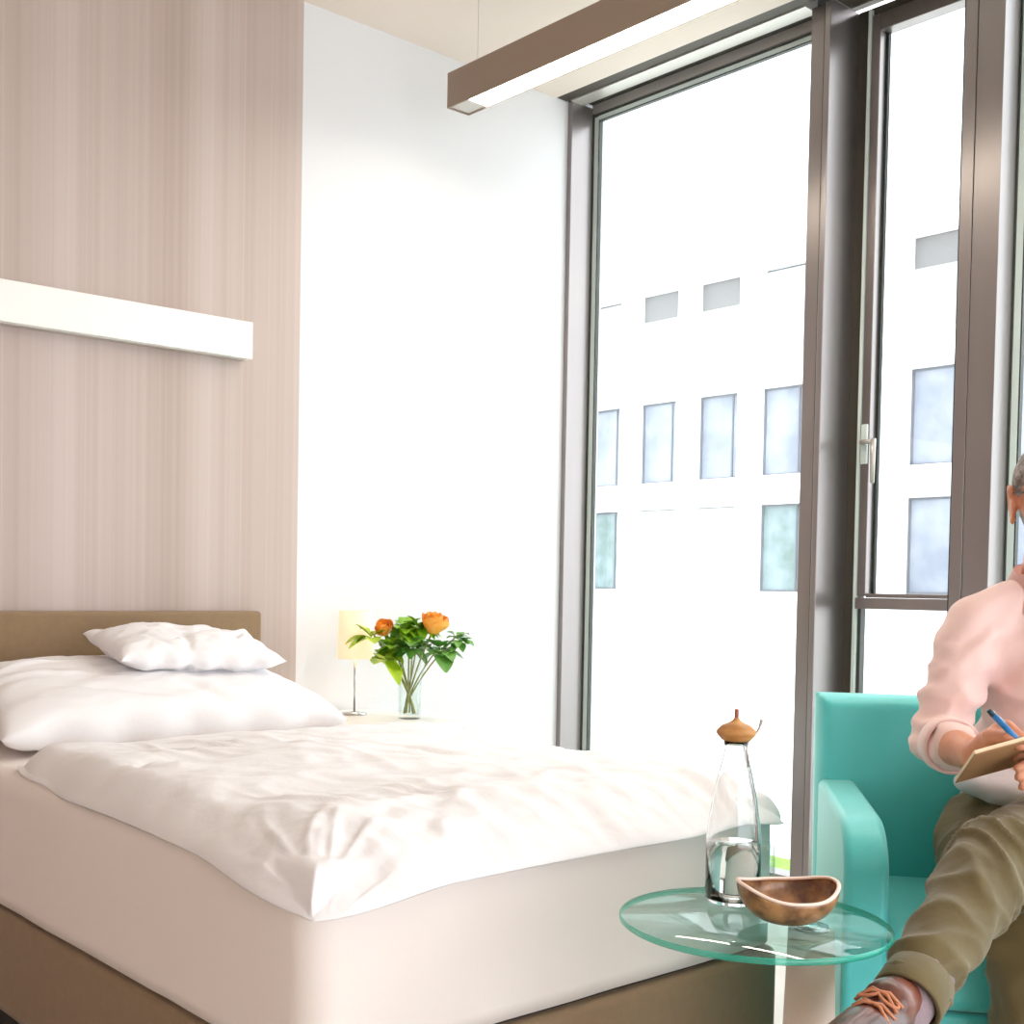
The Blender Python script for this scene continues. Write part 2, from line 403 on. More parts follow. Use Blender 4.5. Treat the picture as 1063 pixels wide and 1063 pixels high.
# ------------------------------------------------------------------ bed
X0, X1, Y0, Y1 = 1.050, 2.276, 1.530, 3.55
bed = thing('bed', 'large bed with brown upholstered base and headboard and white fitted sheet', 'bed', ((X0+X1)/2, 2.55, 0))
def rel(o): o.matrix_parent_inverse = o.parent.matrix_world.inverted(); return o
bpy.context.view_layer.update()
def child_world(o):
    # geometry was written in world coordinates: bring it into the frame of its parent
    p = o.parent
    mw = Matrix.Translation(p.location) @ Matrix.Rotation(p.rotation_euler.z, 4, 'Z')
    o.data.transform(mw.inverted()); return o
def rbox(bm, x0, x1, y0, y1, z0, z1, r, rz, nseg=8, seg_side=24, nz_=10, wob=0):
    """box with rounded vertical corners (r) and softened top edge (rz)"""
    def outline(inset):
        pts = []
        rr = max(.002, r-inset)
        for (cx, cy, a0) in ((x1-r, y1-r, 0), (x0+r, y1-r, pi/2), (x0+r, y0+r, pi), (x1-r, y0+r, 1.5*pi)):
            for k in range(nseg+1):
                a = a0+pi/2*k/nseg; pts.append((cx+rr*cos(a), cy+rr*sin(a)))
            nx = {0: (x0+r, y1-inset, 'h'), pi/2: (x0+inset, y0+r, 'v'), pi: (x1-r, y0+inset, 'h'), 1.5*pi: (x1-inset, y1-r, 'v')}[a0]
            px, py = pts[-1]
            for k in range(1, seg_side): pts.append((px+(nx[0]-px)*k/seg_side, py+(nx[1]-py)*k/seg_side))
        return pts
    prof = [(0, z0+(z1-rz-z0)*i/nz_) for i in range(nz_+1)]
    prof += [(rz*(1-cos(a)), z1-rz+rz*sin(a)) for a in [pi/2*k/6 for k in range(1, 7)]]
    rings = []
    for ins, z in prof:
        ring = []
        for (x, y) in outline(min(ins, r*.98)):
            w = wob*(nz((x*4, y*4, z*7)) + .5*nz((x*9, y*9, z*3+5))) if wob else 0
            cxm, cym = (x0+x1)/2, (y0+y1)/2
            dx, dy = (1 if x > cxm else -1), (1 if y > cym else -1)
            onx = min(abs(x-x0), abs(x-x1)); ony = min(abs(y-y0), abs(y-y1))
            if onx < ony: x += dx*w
            else: y += dy*w
            ring.append(bm.verts.new((x, y, z)))
        rings.append(ring)
    for a, b in zip(rings, rings[1:]):
        for k in range(len(a)):
            f = bm.faces.new((a[k], a[(k+1) % len(a)], b[(k+1) % len(a)], b[k])); f.smooth = True
    for ring, up in ((rings[0], 0), (rings[-1], 1)):
        f = bm.faces.new(ring if up else ring[::-1]); f.smooth = True
bm = bmesh.new(); rbox(bm, X0-.006, X1+.006, Y0-.006, Y1, .105, .332, .035, .02)
child_world(mesh_obj('base', bm, M['brown'], bed, True))
bm = bmesh.new(); rbox(bm, X0+.02, X1-.02, Y0+.02, Y1-.02, .33, .352, .03, .004)
child_world(mesh_obj('gap_strip', bm, M['dark'], bed, True))
bm = bmesh.new(); rbox(bm, X0, X1, Y0, Y1-.005, .345, .655, .06, .05, wob=.004)
mt = child_world(mesh_obj('mattress', bm, M['sheet'], bed, True)); mt['label'] = 'thick mattress in a cream white fitted sheet'
child_world(mesh_obj('plinth', B(X0+.06, X1-.06, Y0+.08, Y1-.05, .0, .105), M['dark'], bed))
hb = child_world(mesh_obj('headboard', B(X0-.01, 2.225, 3.555, 3.65, .0, 1.006), M['brown'], bed)); bev(hb, .014, 4)

# duvet
def duvet_pt(u, v, top):
    s, t = sin((2*u-1)*pi/2), sin((2*v-1)*pi/2)      # s: left..right, t: foot..head; samples crowd at the rim
    u, v = (s+1)/2, (t+1)/2
    foot = 1-v
    k = sm(.35, 1, foot)
    xl = 1.062-.036*k; xr = 2.275+.012*k
    yf = 1.492; yh = 2.835
    wav = .012*nz((s*2.3, t*2.7, 3.3))
    cr_ = (abs(s)*abs(t))**7*.040
    x = xl+(xr-xl)*(u-.5)*(1-cr_)+(xr-xl)*.5 + wav*abs(s)**3; y = yf+(yh-yf)*(.5+(v-.5)*(1-cr_)) + .02*nz((s*2.2, 9.1, t))*abs(t)**3
    es = abs(s)**8; et = abs(t)**(6.5 if t < 0 else 11)
    rim = max(0.0, 1-(1-es)*(1-et))
    puff = sqrt(max(0, (1-es)*(1-et)))
    drop = max(.050*sm(.55, 1, -t)**2.6, .046*sm(.62, 1, -s)**2.6*k, .02*sm(.7, 1, s)**2*k) + .030*sm(.40, 1, -t)*sm(.55, 1, -s)*sm(.6, 1, max(-s, -t)) + .016*sm(.7, 1, -t)*sm(.7, 1, s)
    base = .668-drop-.030*sm(.86, 1, -s)*(1-k)
    # wrinkles
    a = noise.fractal(Vector((x*2.6+.4*y, y*5.0, 0)), 1, 2, 4)
    lowf = nz((x*2.2, y*2.0, 7))
    rg = 0
    dx, dy = x-1.05, y-1.5
    rr = sqrt(dx*dx+dy*dy)+.02; an = atan2(dy, dx)
    rg += .014*ridge(min(1, abs(nz((an*4.2+rr*2, rr*5.2, 2))*2.6)))*math.exp(-rr*3.0)*sm(0, .12, rr)
    for (cx_, cy_, ang, ln, wd, am) in FOLDS:
        ca, sa = cos(ang), sin(ang)
        p = (x-cx_)*ca+(y-cy_)*sa; q = -(x-cx_)*sa+(y-cy_)*ca + .02*sin(p*14+cx_*9)
        rg += am*math.exp(-(q/wd)**2)*math.exp(-(p/ln)**2)
    ft = sm(.25, 1, -t)
    a2 = ridge(min(1, abs(nz((x*9+y*3, y*7-x*3, 11))*2.4)))*.010*(.35+ft) + ridge(min(1, abs(nz((x*19, y*13+x*6, 21))*2.2)))*.0045*(.3+ft)
    rg += a2*sm(0, .5, puff)-.004
    side = .012*nz((x*1.5, y*13, 4))*sm(.5, 1, -s) + .016*nz((x*13, y*1.6, 6))*sm(.6, 1, -t) + .010*nz((x*31, y*3, 6))*sm(.6, 1, -t)
    zt = base + puff*(.050+.014*sm(.5, .9, -s)+.012*lowf+.012*a*puff+rg+side)
    din = min(x-X0, X1-x, y-Y0)                    # how far inside the mattress edge
    if din > 0:
        zm = .605+sqrt(max(0, .0025-(.05-min(din, .05))**2))
        zt = max(zt, zm+.010*min(1, din/.02)+.3*puff*(.012*lowf+rg+side+.01))
    if top: return (x, y, zt)
    return (x, y, min(zt-.012*min(1, puff*3), .66))
FOLDS = []
rnd = random.Random(11)
for i in range(58):
    FOLDS.append((rnd.uniform(1.1, 2.25), rnd.uniform(1.5, 2.8), rnd.uniform(1.9, 2.8) if rnd.random() < .7 else rnd.uniform(0, 3.1), rnd.uniform(.05, .17), rnd.uniform(.008, .018), rnd.uniform(.003, .009)*(1 if rnd.random() < .7 else -1)))
bm = bmesh.new()
NU, NV = 190, 200
gt = grid_surface(bm, lambda u, v: duvet_pt(u, v, True), NU, NV)
gb = grid_surface(bm, lambda u, v: duvet_pt(u, v, False), NU, NV)
gset = set(x for r in gb for x in r)
bmesh.ops.reverse_faces(bm, faces=[f for f in bm.faces if f.verts[0] in gset])
bmesh.ops.remove_doubles(bm, verts=[v for g in (gt, gb) for i, r in enumerate(g) for j, v in enumerate(r) if i in (0, NU) or j in (0, NV)], dist=.0015)
dv = mesh_obj('duvet', bm, M['duvet'], None, True, ('thick white crumpled duvet spread over the bed', 'duvet'))

# pillows
def pillow(name, w, d, h, loc, rot, label, seed, grp, plump=.5, m='pillow'):
    bm = bmesh.new()
    def P(u, v, sg):
        s, t = 2*u-1, 2*v-1
        e = max(0, (1-abs(s)**3.2))*max(0, (1-abs(t)**3.0))
        pinch = 1-.10*(abs(t)**2)*(abs(s)**2)*1.2
        x = s*w/2*(1-.06*(1-abs(t)**2)*abs(s)) * (1) ; y = t*d/2*(1-.07*(1-s*s)*abs(t))
        z = sg*h/2*(e**plump)*(1+.16*nz((s*1.6+seed, t*1.6, sg)))
        wr = noise.fractal(Vector((s*2.6+seed, t*3.2, sg)), 1, 2, 4)*.010*e**.3
        cr = 0
        for k in range(7):
            a = seed+k*1.7; px, py = cos(a)*.75, sin(a)*.7
            q = (s-px)*sin(a*1.3)-(t-py)*cos(a*1.3); p_ = (s-px)*cos(a*1.3)+(t-py)*sin(a*1.3)
            cr += .012*math.exp(-(q/.05)**2)*math.exp(-(p_/.35)**2)*(1 if k % 2 else -1)
        edge = .008*sin(s*17+seed)*abs(t)**6+.006*sin(t*15)*abs(s)**6
        return (x, y+edge, z + sg*(wr+cr)*min(1, e*3) + edge*.6)
    n = 72
    a = grid_surface(bm, lambda u, v: P(u, v, 1), n, n); b = grid_surface(bm, lambda u, v: P(u, v, -1), n, n)
    gs_ = set(x for r in b for x in r)
    bmesh.ops.reverse_faces(bm, faces=[f for f in bm.faces if f.verts[0] in gs_])
    bmesh.ops.remove_doubles(bm, verts=[v for g in (a, b) for i, r in enumerate(g) for j, v in enumerate(r) if i in (0, n) or j in (0, n)], dist=.0022)
    o = mesh_obj(name, bm, M[m], None, True, (label, 'pillow', grp))
    o.location = loc; o.rotation_euler = rot; return o
pillow('pillow', 1.02, .60, .20, (1.615, 3.22, .762), (radians(10), 0, radians(-1)), 'large white pillow lying on the bed before the headboard, below the small one', 1.0, 'white pillows on the bed', .42)
pillow('pillow', .51, .34, .115, (1.76, 3.24, .905), (radians(9), radians(2), radians(-6)), 'small white pillow lying on top of the large pillow', 4.0, 'white pillows on the bed', .55)

# ------------------------------------------------------------------ nightstand with lamp and flowers
NZ = .64
ns = thing('nightstand', 'pale white nightstand between the bed and the window under the flowers', 'nightstand', (2.54, 3.36, 0))
o = mesh_obj('cabinet', B(-.20, .20, -.22, .27, .10, NZ-.02), M['bar'], ns); bev(o, .004)
o = mesh_obj('tabletop', B(-.22, .222, -.25, .285, NZ-.0195, NZ), M['bar'], ns); bev(o, .003)
mesh_obj('plinth', B(-.17, .17, -.18, .25, 0, .10), M['dark'], ns)
o = mesh_obj('drawer', B(-.19, .19, -.236, -.2205, NZ-.24, NZ-.035), M['bar'], ns); bev(o, .003)
hbm = bmesh.new(); tube(hbm, [(-.05, -.245, NZ-.13), (.05, -.245, NZ-.13)], .005, 8); mesh_obj('handle', hbm, M['chrome'], o, True)

lp = at(368, 733, 4.62); lp.z = NZ
tl = thing('table_lamp', 'slim bedside lamp with a small glowing cream shade beside the flowers', 'lamp', (2.575, 3.50, NZ))
bm = bmesh.new(); lathe(bm, [(0, 0), (.045, 0), (.045, .006), (.008, .012), (.004, .014)], 32); mesh_obj('base', bm, M['chrome'], tl, True)
bm = bmesh.new(); tube(bm, [(0, 0, .012), (0, 0, .235)], .004, 10); mesh_obj('stem', bm, M['chrome'], tl, True)
bm = bmesh.new(); lathe(bm, [(.066, .20), (.060, .37), (.058, .37), (.064, .20)], 40, close=True); mesh_obj('lamp_shade', bm, M['shade'], tl, True)

VP = Vector((2.665, 3.30, NZ))
vs = thing('glass_vase', 'clear flared glass vase holding the bouquet on the nightstand', 'vase', VP)
bm = bmesh.new()
prof = [(0, .0), (.036, .0), (.040, .01), (.038, .08), (.043, .14), (.060, .20), (.066, .222)]
inner = [(.063, .222), (.057, .20), (.040, .14), (.035, .08), (.036, .014), (0, .012)]
lathe(bm, prof+inner, 40); mesh_obj('body', bm, M['thin'], vs, True)
bm = bmesh.new(); lathe(bm, [(0, .0135), (.0345, .0155), (.0338, .08), (.0375, .125), (0, .125)], 40); mesh_obj('water', bm, M['thin'], vs, True)

def leaf_into(bm, base, direc, ln, wd, up=Vector((0, 0, 1)), droop=.3, mi=0):
    d = Vector(direc).normalized(); s = d.cross(up)
    if s.length < .1: s = d.cross(Vector((1, 0, 0)))
    s.normalize(); n = s.cross(d)
    n_ = 7; rows = []
    for i in range(n_+1):
        t = i/n_
        c = base + d*(ln*t) - Vector((0, 0, 1))*(droop*ln*t*t)
        w = wd/2*(sin(pi*min(1, t*.93+.04))**.8)
        rows.append([bm.verts.new(c-s*w+n*w*.35), bm.verts.new(c), bm.verts.new(c+s*w+n*w*.35)])
    for a, b in zip(rows, rows[1:]):
        for k in (0, 1):
            f = bm.faces.new((a[k], a[k+1], b[k+1], b[k])); f.smooth = True; f.material_index = mi
rl = random.Random(5)
VR = Vector((RT.x, RT.y, 0)).normalized(); VD = Vector((_fw.x, _fw.y, 0)).normalized()
def vpt(dx, dd, z): return VP + VR*dx + VD*dd + Vector((0, 0, z))
def sprig(name, label, top, m, n, ln, wd, spread, grp, seed, foot):
    r = random.Random(seed)
    t = thing(name, label, 'plant' if 'rose' not in name else 'flower', VP, grp)
    foot = vpt(*foot)-VP; topv = vpt(*top)-VP
    mid = Vector((topv.x*.12-foot.x*.2, topv.y*.12-foot.y*.2, .15))
    bm = bmesh.new(); tube(bm, bez(foot, mid, topv, 10), .0028, 7); mesh_obj('stem', bm, M['stem'], t, True)
    bm = bmesh.new()
    for i in range(n):
        a = r.uniform(0, 2*pi); el = r.uniform(-.5, .9)
        d = Vector((cos(a)*cos(el), sin(a)*cos(el), sin(el)))
        leaf_into(bm, topv+d*spread*r.uniform(.0, .45)-Vector((0, 0, .02)), d, ln*r.uniform(.7, 1.1), 1.5*wd*r.uniform(.7, 1.15), droop=r.uniform(.1, .6))
    mesh_obj('foliage', bm, m, t, True); return t
G = 'leafy stems in the vase'
sprig('leafy_stem', 'lime green round leaf hanging at the lower left of the bouquet', (-.085, -.06, .225), M['leaflime'], 9, .075, .055, .04, G, 1, (.02, 0, .018))
sprig('leafy_stem', 'yellowish green leaves at the upper left of the bouquet next to the lamp', (-.135, -.02, .30), M['leaflime'], 8, .075, .038, .03, G, 2, (.018, .01, .018))
sprig('leafy_stem', 'bright green leaf cluster in the top centre of the bouquet', (-.01, .0, .325), M['leaf'], 44, .050, .034, .085, G, 3, (-.01, .01, .018))
sprig('leafy_stem', 'bright green leaves left of the upright orange rose', (.035, -.03, .335), M['leaf'], 26, .050, .034, .07, G, 4, (-.02, .0, .018))
sprig('leafy_stem', 'dark green leaves in the middle of the bouquet above the vase rim', (.01, -.05, .265), M['leafdark'], 30, .060, .034, .08, G, 5, (.0, .015, .018))
sprig('leafy_stem', 'dark green small leaves sticking out at the right of the bouquet', (.165, .0, .295), M['leafdark'], 16, .045, .026, .05, G, 6, (-.02, -.01, .018))
sprig('leafy_stem', 'green leaves under the upright orange rose', (.105, -.03, .255), M['leafdark'], 20, .060, .040, .07, G, 7, (-.018, .012, .018))
sprig('leafy_stem', 'fresh green leaves between lime leaf and orange rose', (-.055, -.03, .27), M['leaf'], 22, .055, .040, .06, G, 8, (.012, -.012, .018))
def rose(label, top, tilt, r0, seed, foot):
    r = random.Random(seed)
    t = thing('orange_rose', label, 'flower', VP, 'orange roses in the vase')
    foot = vpt(*foot)-VP; topv = vpt(*top)-VP
    bm = bmesh.new(); tube(bm, bez(foot, Vector((topv.x*.1, topv.y*.1, .15)), topv, 10), .003, 8); mesh_obj('stem', bm, M['stem'], t, True)
    bm = bmesh.new()
    axis = Vector(tilt).normalized(); q = axis.to_track_quat('Z', 'Y').to_matrix()
    ball(bm, topv+axis*r0*.75, r0*.55, (1, 1, 1.25), q, 14)
    for k in range(17):
        a0 = k*2.4; ly = k/17; rad = r0*(.40+.6*ly); hh = r0*(1.75-.35*ly)
        n = 6; rows = []
        for i in range(n+1):
            v_ = i/n; row = []
            for j in range(n+1):
                aa = a0+(j/n-.5)*1.7
                rr = rad*(.45+.75*sin(min(1, v_*1.05)*pi*.55))*(1+.12*ly*v_)
                edge = 1-.35*abs(j/n-.5)**2*4*v_
                row.append(bm.verts.new(topv + q @ Vector((cos(aa)*rr, sin(aa)*rr, hh*v_*edge))))
            rows.append(row)
        for i in range(n):
            for j in range(n):
                f = bm.faces.new((rows[i][j], rows[i][j+1], rows[i+1][j+1], rows[i+1][j])); f.smooth = True
    mesh_obj('bloom', bm, M['rose'], t, True)
    bm = bmesh.new()
    for k in range(5):
        a = k*1.257; d = q @ Vector((cos(a), sin(a), .2)); leaf_into(bm, topv, d, r0*.9, r0*.4, droop=.4)
    mesh_obj('sepal', bm, M['leaf'], t, True)
rose('large upright orange rose at the top right of the bouquet', (.074, -.05, .300), (.05, -.3, 1), .042, 1, (-.015, -.015, .018))
rose('smaller orange rose at the left of the bouquet near the lamp', (-.085, .01, .295), (-.6, -.35, .55), .029, 2, (.015, -.02, .018))

# ------------------------------------------------------------------ glass side table and what stands on it
TZ = .59
TC = atz(782, 954, TZ); TR = 138*1.9/FP
tb = thing('side_table', 'round clear glass side table with green edge at the foot of the bed', 'table', (TC.x, TC.y, 0))
bm = bmesh.new()
lathe(bm, [(0, TZ-.010), (TR-.002, TZ-.010)], 96); lathe(bm, [(TR-.002, TZ), (0, TZ)], 96)
lathe(bm, [(TR-.002, TZ-.010), (TR, TZ-.008), (TR, TZ-.002), (TR-.002, TZ)], 96, mi=1)
bmesh.ops.remove_doubles(bm, verts=bm.verts, dist=1e-5)
mesh_obj('tabletop', bm, [M['tabletop'], M['table_edge']], tb)
cc = at(841, 1010, 1.92)
cl = Vector((cc.x-TC.x, cc.y-TC.y, 0))
bm = bmesh.new(); lathe(bm, [(0, .02), (.050, .02), (.043, .3), (.035, TZ-.018), (0, TZ-.018)], 40, c=cl); mesh_obj('column', bm, M['column'], tb, True)
bm = bmesh.new(); lathe(bm, [(0, TZ-.018), (.026, TZ-.018), (.026, TZ-.0105), (0, TZ-.0105)], 32, c=cl); mesh_obj('mounting_disc', bm, M['chrome'], tb, True)
bm = bmesh.new(); lathe(bm, [(0, 0), (.15, 0), (.15, .012), (.14, .02), (0, .02)], 64, c=cl*.6); mesh_obj('base', bm, M['column'], tb, True)

CP = atz(760, 936, TZ); kk = (CP-Vector((0, 0, H))).dot(_fw)/FP
ca = thing('water_carafe', 'clear glass water carafe with round wooden stopper on the glass side table', 'carafe', CP)
def pz(y): return (936-y)*kk
outer = [(0, .001), (.9*28*kk, .001), (28*kk, .004), (28*kk, pz(872)), (26.5*kk, pz(855)), (22.5*kk, pz(828)), (17.5*kk, pz(803)), (13*kk, pz(785)), (11.5*kk, pz(774)), (12.5*kk, pz(768))]
th = .0016
innr = [(11*kk, pz(768)), (11.5*kk-th, pz(774)), (13*kk-th, pz(785)), (17.5*kk-th, pz(803)), (22.5*kk-th, pz(828)), (26.5*kk-th, pz(855)), (28*kk-th, pz(872)), (28*kk-th, .008), (0, .007)]
bm = bmesh.new(); lathe(bm, outer+innr, 56); mesh_obj('bottle', bm, M['glass'], ca, True)
bm = bmesh.new(); lathe(bm, [(0, .0075), (28*kk-th-.0004, .0085), (28*kk-th-.0004, pz(874)), (0, pz(874))], 56); mesh_obj('water', bm, M['water'], ca, True)
bm = bmesh.new()
lathe(bm, [(0, pz(774)), (4*kk, pz(773)), (8*kk, pz(770.5)), (15*kk, pz(767)), (20*kk, pz(761)), (20*kk, pz(758)), (15*kk, pz(752.5)), (8*kk, pz(749.5)), (4*kk, pz(747)), (2.2*kk, pz(744)), (0, pz(744))], 40)
st = mesh_obj('stopper', bm, M['wood'], ca, True)
bm = bmesh.new(); lathe(bm, [(2.2*kk, pz(745)), (2.2*kk, pz(737)), (2.0*kk, pz(735.5)), (0, pz(735.5))], 20); mesh_obj('stopper_stem', bm, M['darkwood'], st, True)
def cv(px, py, dd=0): return VR*((px-760)*kk)+Vector((0, 0, pz(py)))+VD*dd
bm = bmesh.new(); pts = [cv(772, 795, -.004), cv(770.5, 782, -.006), cv(772, 770, -.004), cv(779, 763, 0), cv(784, 756, 0), cv(786.5, 746, 0)]
tube(bm, pts, [.002, .003, .003, .0022, .003, .0035], 10); mesh_obj('pouring_spout', bm, M['chrome'], ca, True)

gp = atz(786, 925, TZ)
dgl = thing('drinking_glass', 'empty clear drinking glass behind the carafe on the glass table', 'glass', gp)
bm = bmesh.new(); rg_ = 18*kk; hg = 52*kk
lathe(bm, [(0, .0005), (rg_*.95, .0005), (rg_, .004), (rg_, hg), (rg_-.0015, hg), (rg_-.0015, .008), (0, .007)], 48)
bm2 = mesh_obj('tumbler', bm, M['thin'], dgl, True)

BP = atz(817, 959, TZ); kb = (BP-Vector((0, 0, H))).dot(_fw)/FP
bw = thing('horn_bowl', 'boat-shaped mottled brown bowl with a pale wavy rim on the glass table', 'bowl', BP, None, atan2(VR.y, VR.x)+radians(8))
A_, B_ = 51*kb, 44*kb
def bowl_pt(th_, v, inner):
    # v 0 bottom .. 1 rim
    c, s = cos(th_), sin(th_)
    tip = abs(c)**3
    h = .044 + .020*tip + .010*max(0, s)
    f = .20+.80*sin(v*pi/2)**1.0
    ra, rb = A_*f, B_*f
    k = (.004 if inner else 0)
    x = (ra-k)*c*(1+.05*tip); y = (rb-k)*s
    z = h*(v**1.7)+(.004 if inner else 0)*(1-v) + .0015
    return Vector((x, y, z))
bm = bmesh.new(); n = 72
go = grid_surface(bm, lambda u, v: bowl_pt(u*2*pi, v, False), n, 14, True)
gi = grid_surface(bm, lambda u, v: bowl_pt(u*2*pi, v, True), n, 14, True)
for i in range(n):
    f = bm.faces.new((go[i][14], go[(i+1) % n][14], gi[(i+1) % n][14], gi[i][14])); f.material_index = 0
bm.faces.new([go[i][0] for i in range(n)][::-1]); bm.faces.new([gi[i][0] for i in range(n)])
mesh_obj('shell', bm, M['bowl'], bw, True)
bm = bmesh.new()
ring = [bowl_pt(2*pi*i/n, 1, False)*.5+bowl_pt(2*pi*i/n, 1, True)*.5 for i in range(n)]
rv = []
for i in range(n):
    p = ring[i]; t = (ring[(i+1) % n]-ring[i-1]).normalized(); out = Vector((p.x, p.y, 0)).normalized(); upv = t.cross(out).normalized()
    rv.append([bm.verts.new(p+out*.0034*cos(a)+upv*.0026*sin(a)) for a in [k*pi/4 for k in range(8)]])
for i in range(n):
    for k in range(8):
        f = bm.faces.new((rv[i][k], rv[(i+1) % n][k], rv[(i+1) % n][(k+1) % 8], rv[i][(k+1) % 8])); f.smooth = True
rim_ = mesh_obj('rim', bm, M['bowl_rim'], bw, True); rim_['label'] = 'pale pinkish rim of the bowl'

# ------------------------------------------------------------------ armchair
bl = at(846, 718, 2.75); fl = at(874, 850, 2.2)
F = Vector((fl.x-bl.x, fl.y-bl.y, 0)); CDp = F.length; F.normalize()
RR = Vector((-F.y, F.x, 0))            # picture right
if RR.dot(VR) < 0: RR = -RR
W = .80; DPT = CDp+.02
ch = thing('armchair', 'turquoise leather armchair the man sits in', 'armchair', (bl.x, bl.y, 0))
ang = atan2(RR.y, RR.x); ch.rotation_euler = (0, 0, ang)
# local frame: +x picture right, -y towards the front
SG = -1 if (Matrix.Rotation(ang, 3, 'Z') @ Vector((0, -1, 0))).dot(F) > 0 else 1
def cy(d): return SG*d                 # distance d from the rear left corner towards the front
def soft(name, x0, x1, d0, d1, z0, z1, r, parent=ch, m='teal', sub=None):
    a, b = sorted((cy(d0), cy(d1)))
    o = mesh_obj(name, B(x0, x1, a, b, z0, z1), M[m], parent); bev(o, r, 5); return o
BT = bl.z
# backrest: curved slab
bm = bmesh.new()
nx, nzc = 24, 16
def back_pt(u, v, front):
    x = W*u; s = 2*u-1
    d = (0.085 if front else 0.0) - .0 + (.03*(s*s) if front else .0) - .06*v*(1-abs(s)*.0)
    z = .16+(BT-.16)*v
    e = min(1, (1-abs(s))*W/2/.03, (1-v)*(BT-.16)/.03)
    e = max(0, e); q = sqrt(max(0, 1-(1-e)**2))
    mid = .04-.06*v
    d = mid+(d-mid)*(.25+.75*q)
    if v == 1: pass
    return Vector((x, cy(d+.03), z))
gf = grid_surface(bm, lambda u, v: back_pt(u, v, True), 80, 80); gk = grid_surface(bm, lambda u, v: back_pt(u, v, False), 80, 80)
N8 = 80
def rimjoin(a, b):
    for k in range(len(a)-1):
        f = bm.faces.new((a[k], a[k+1], b[k+1], b[k])); f.smooth = True
rimjoin([gf[0][j] for j in range(N8+1)], [gk[0][j] for j in range(N8+1)])
rimjoin([gf[N8][j] for j in range(N8+1)], [gk[N8][j] for j in range(N8+1)])
rimjoin([gf[i][N8] for i in range(N8+1)], [gk[i][N8] for i in range(N8+1)])
rimjoin([gf[i][0] for i in range(N8+1)], [gk[i][0] for i in range(N8+1)])
bmesh.ops.recalc_face_normals(bm, faces=bm.faces)
mesh_obj('backrest', bm, M['teal'], ch, True)
def arm(x0, x1, name='armrest'):
    bm = bmesh.new()
    prof = []
    zt = .685; d0, d1 = .075, DPT
    prof = [(d0, .14), (d0, zt+.01)]
    for k in range(9):
        a = pi/2*k/8; prof.append((d1-.13+.13*sin(a), zt-.09+.09*cos(a)+.004))
    prof.append((d1, .14))
    vs0 = [bm.verts.new((x0, cy(d), z)) for d, z in prof]; vs1 = [bm.verts.new((x1, cy(d), z)) for d, z in prof]
    bm.faces.new(vs0); bm.faces.new(vs1[::-1])
    for k in range(len(prof)):
        bm.faces.new((vs0[k], vs0[(k+1) % len(prof)], vs1[(k+1) % len(prof)], vs1[k]))
    bmesh.ops.recalc_face_normals(bm, faces=bm.faces)
    o = mesh_obj(name, bm, M['teal'], ch); b_ = bev(o, .016, 4); o.modifiers['bevel'].limit_method = 'ANGLE'; o.modifiers['bevel'].angle_limit = radians(40)
arm(.004, .082); arm(W-.082, W-.004)
soft('seat', .084, W-.084, .10, DPT-.004, .36, .500, .03)
soft('seat_frame', .084, W-.084, .09, DPT-.012, .14, .358, .01)
for x in (.05, W-.05):
    for d in (.07, DPT-.06):
        bm = bmesh.new(); lathe(bm, [(0, 0), (.014, 0), (.02, .14), (0, .14)], 20, c=(x, cy(d), 0)); mesh_obj('leg', bm, M['chrome'], ch, True)

# ------------------------------------------------------------------ the seated man
pp = at(1080, 872, 2.5)
man = thing('person', 'seated man in pink shirt and olive trousers writing in a notebook, legs crossed', 'person', (0, 0, 0))
MR = Vector((-.51, .86, 0)).normalized()        # his right (picture left)
MF = Vector((-.86, -.51, 0)).normalized()       # where he faces
UP = Vector((0, 0, 1))
def mrot(tilt=0):
    q = Matrix((MR, -MF, UP)).transposed()      # columns: right, back, up
    return q @ Matrix.Rotation(tilt, 3, 'X')
pel = at(1082, 866, 2.50); che = at(1088, 705, 2.47); nkb = at(1092, 618, 2.47); hdc = at(1101, 523, 2.42)
nkt = hdc - UP*.075 - MF*.02
rsh, rel_, rwr = at(1014, 648, 2.46), at(972, 768, 2.42), at(1013, 785, 2.20)
lsh = nkb*2 - rsh; lsh.z = rsh.z
lsh = at(1172, 645, 2.40); lel, lwr = at(1212, 775, 2.34), at(1140, 815, 2.12)
rhp, rkn = at(1030, 868, 2.46), at(1070, 985, 2.05)
lhp, lkn, lan = at(1128, 862, 2.44), at(1036, 893, 2.02), at(936, 1047, 1.745)
ran = at(1075, 1150, 2.08); ran.z = .10

def dorsal(p, d): return p
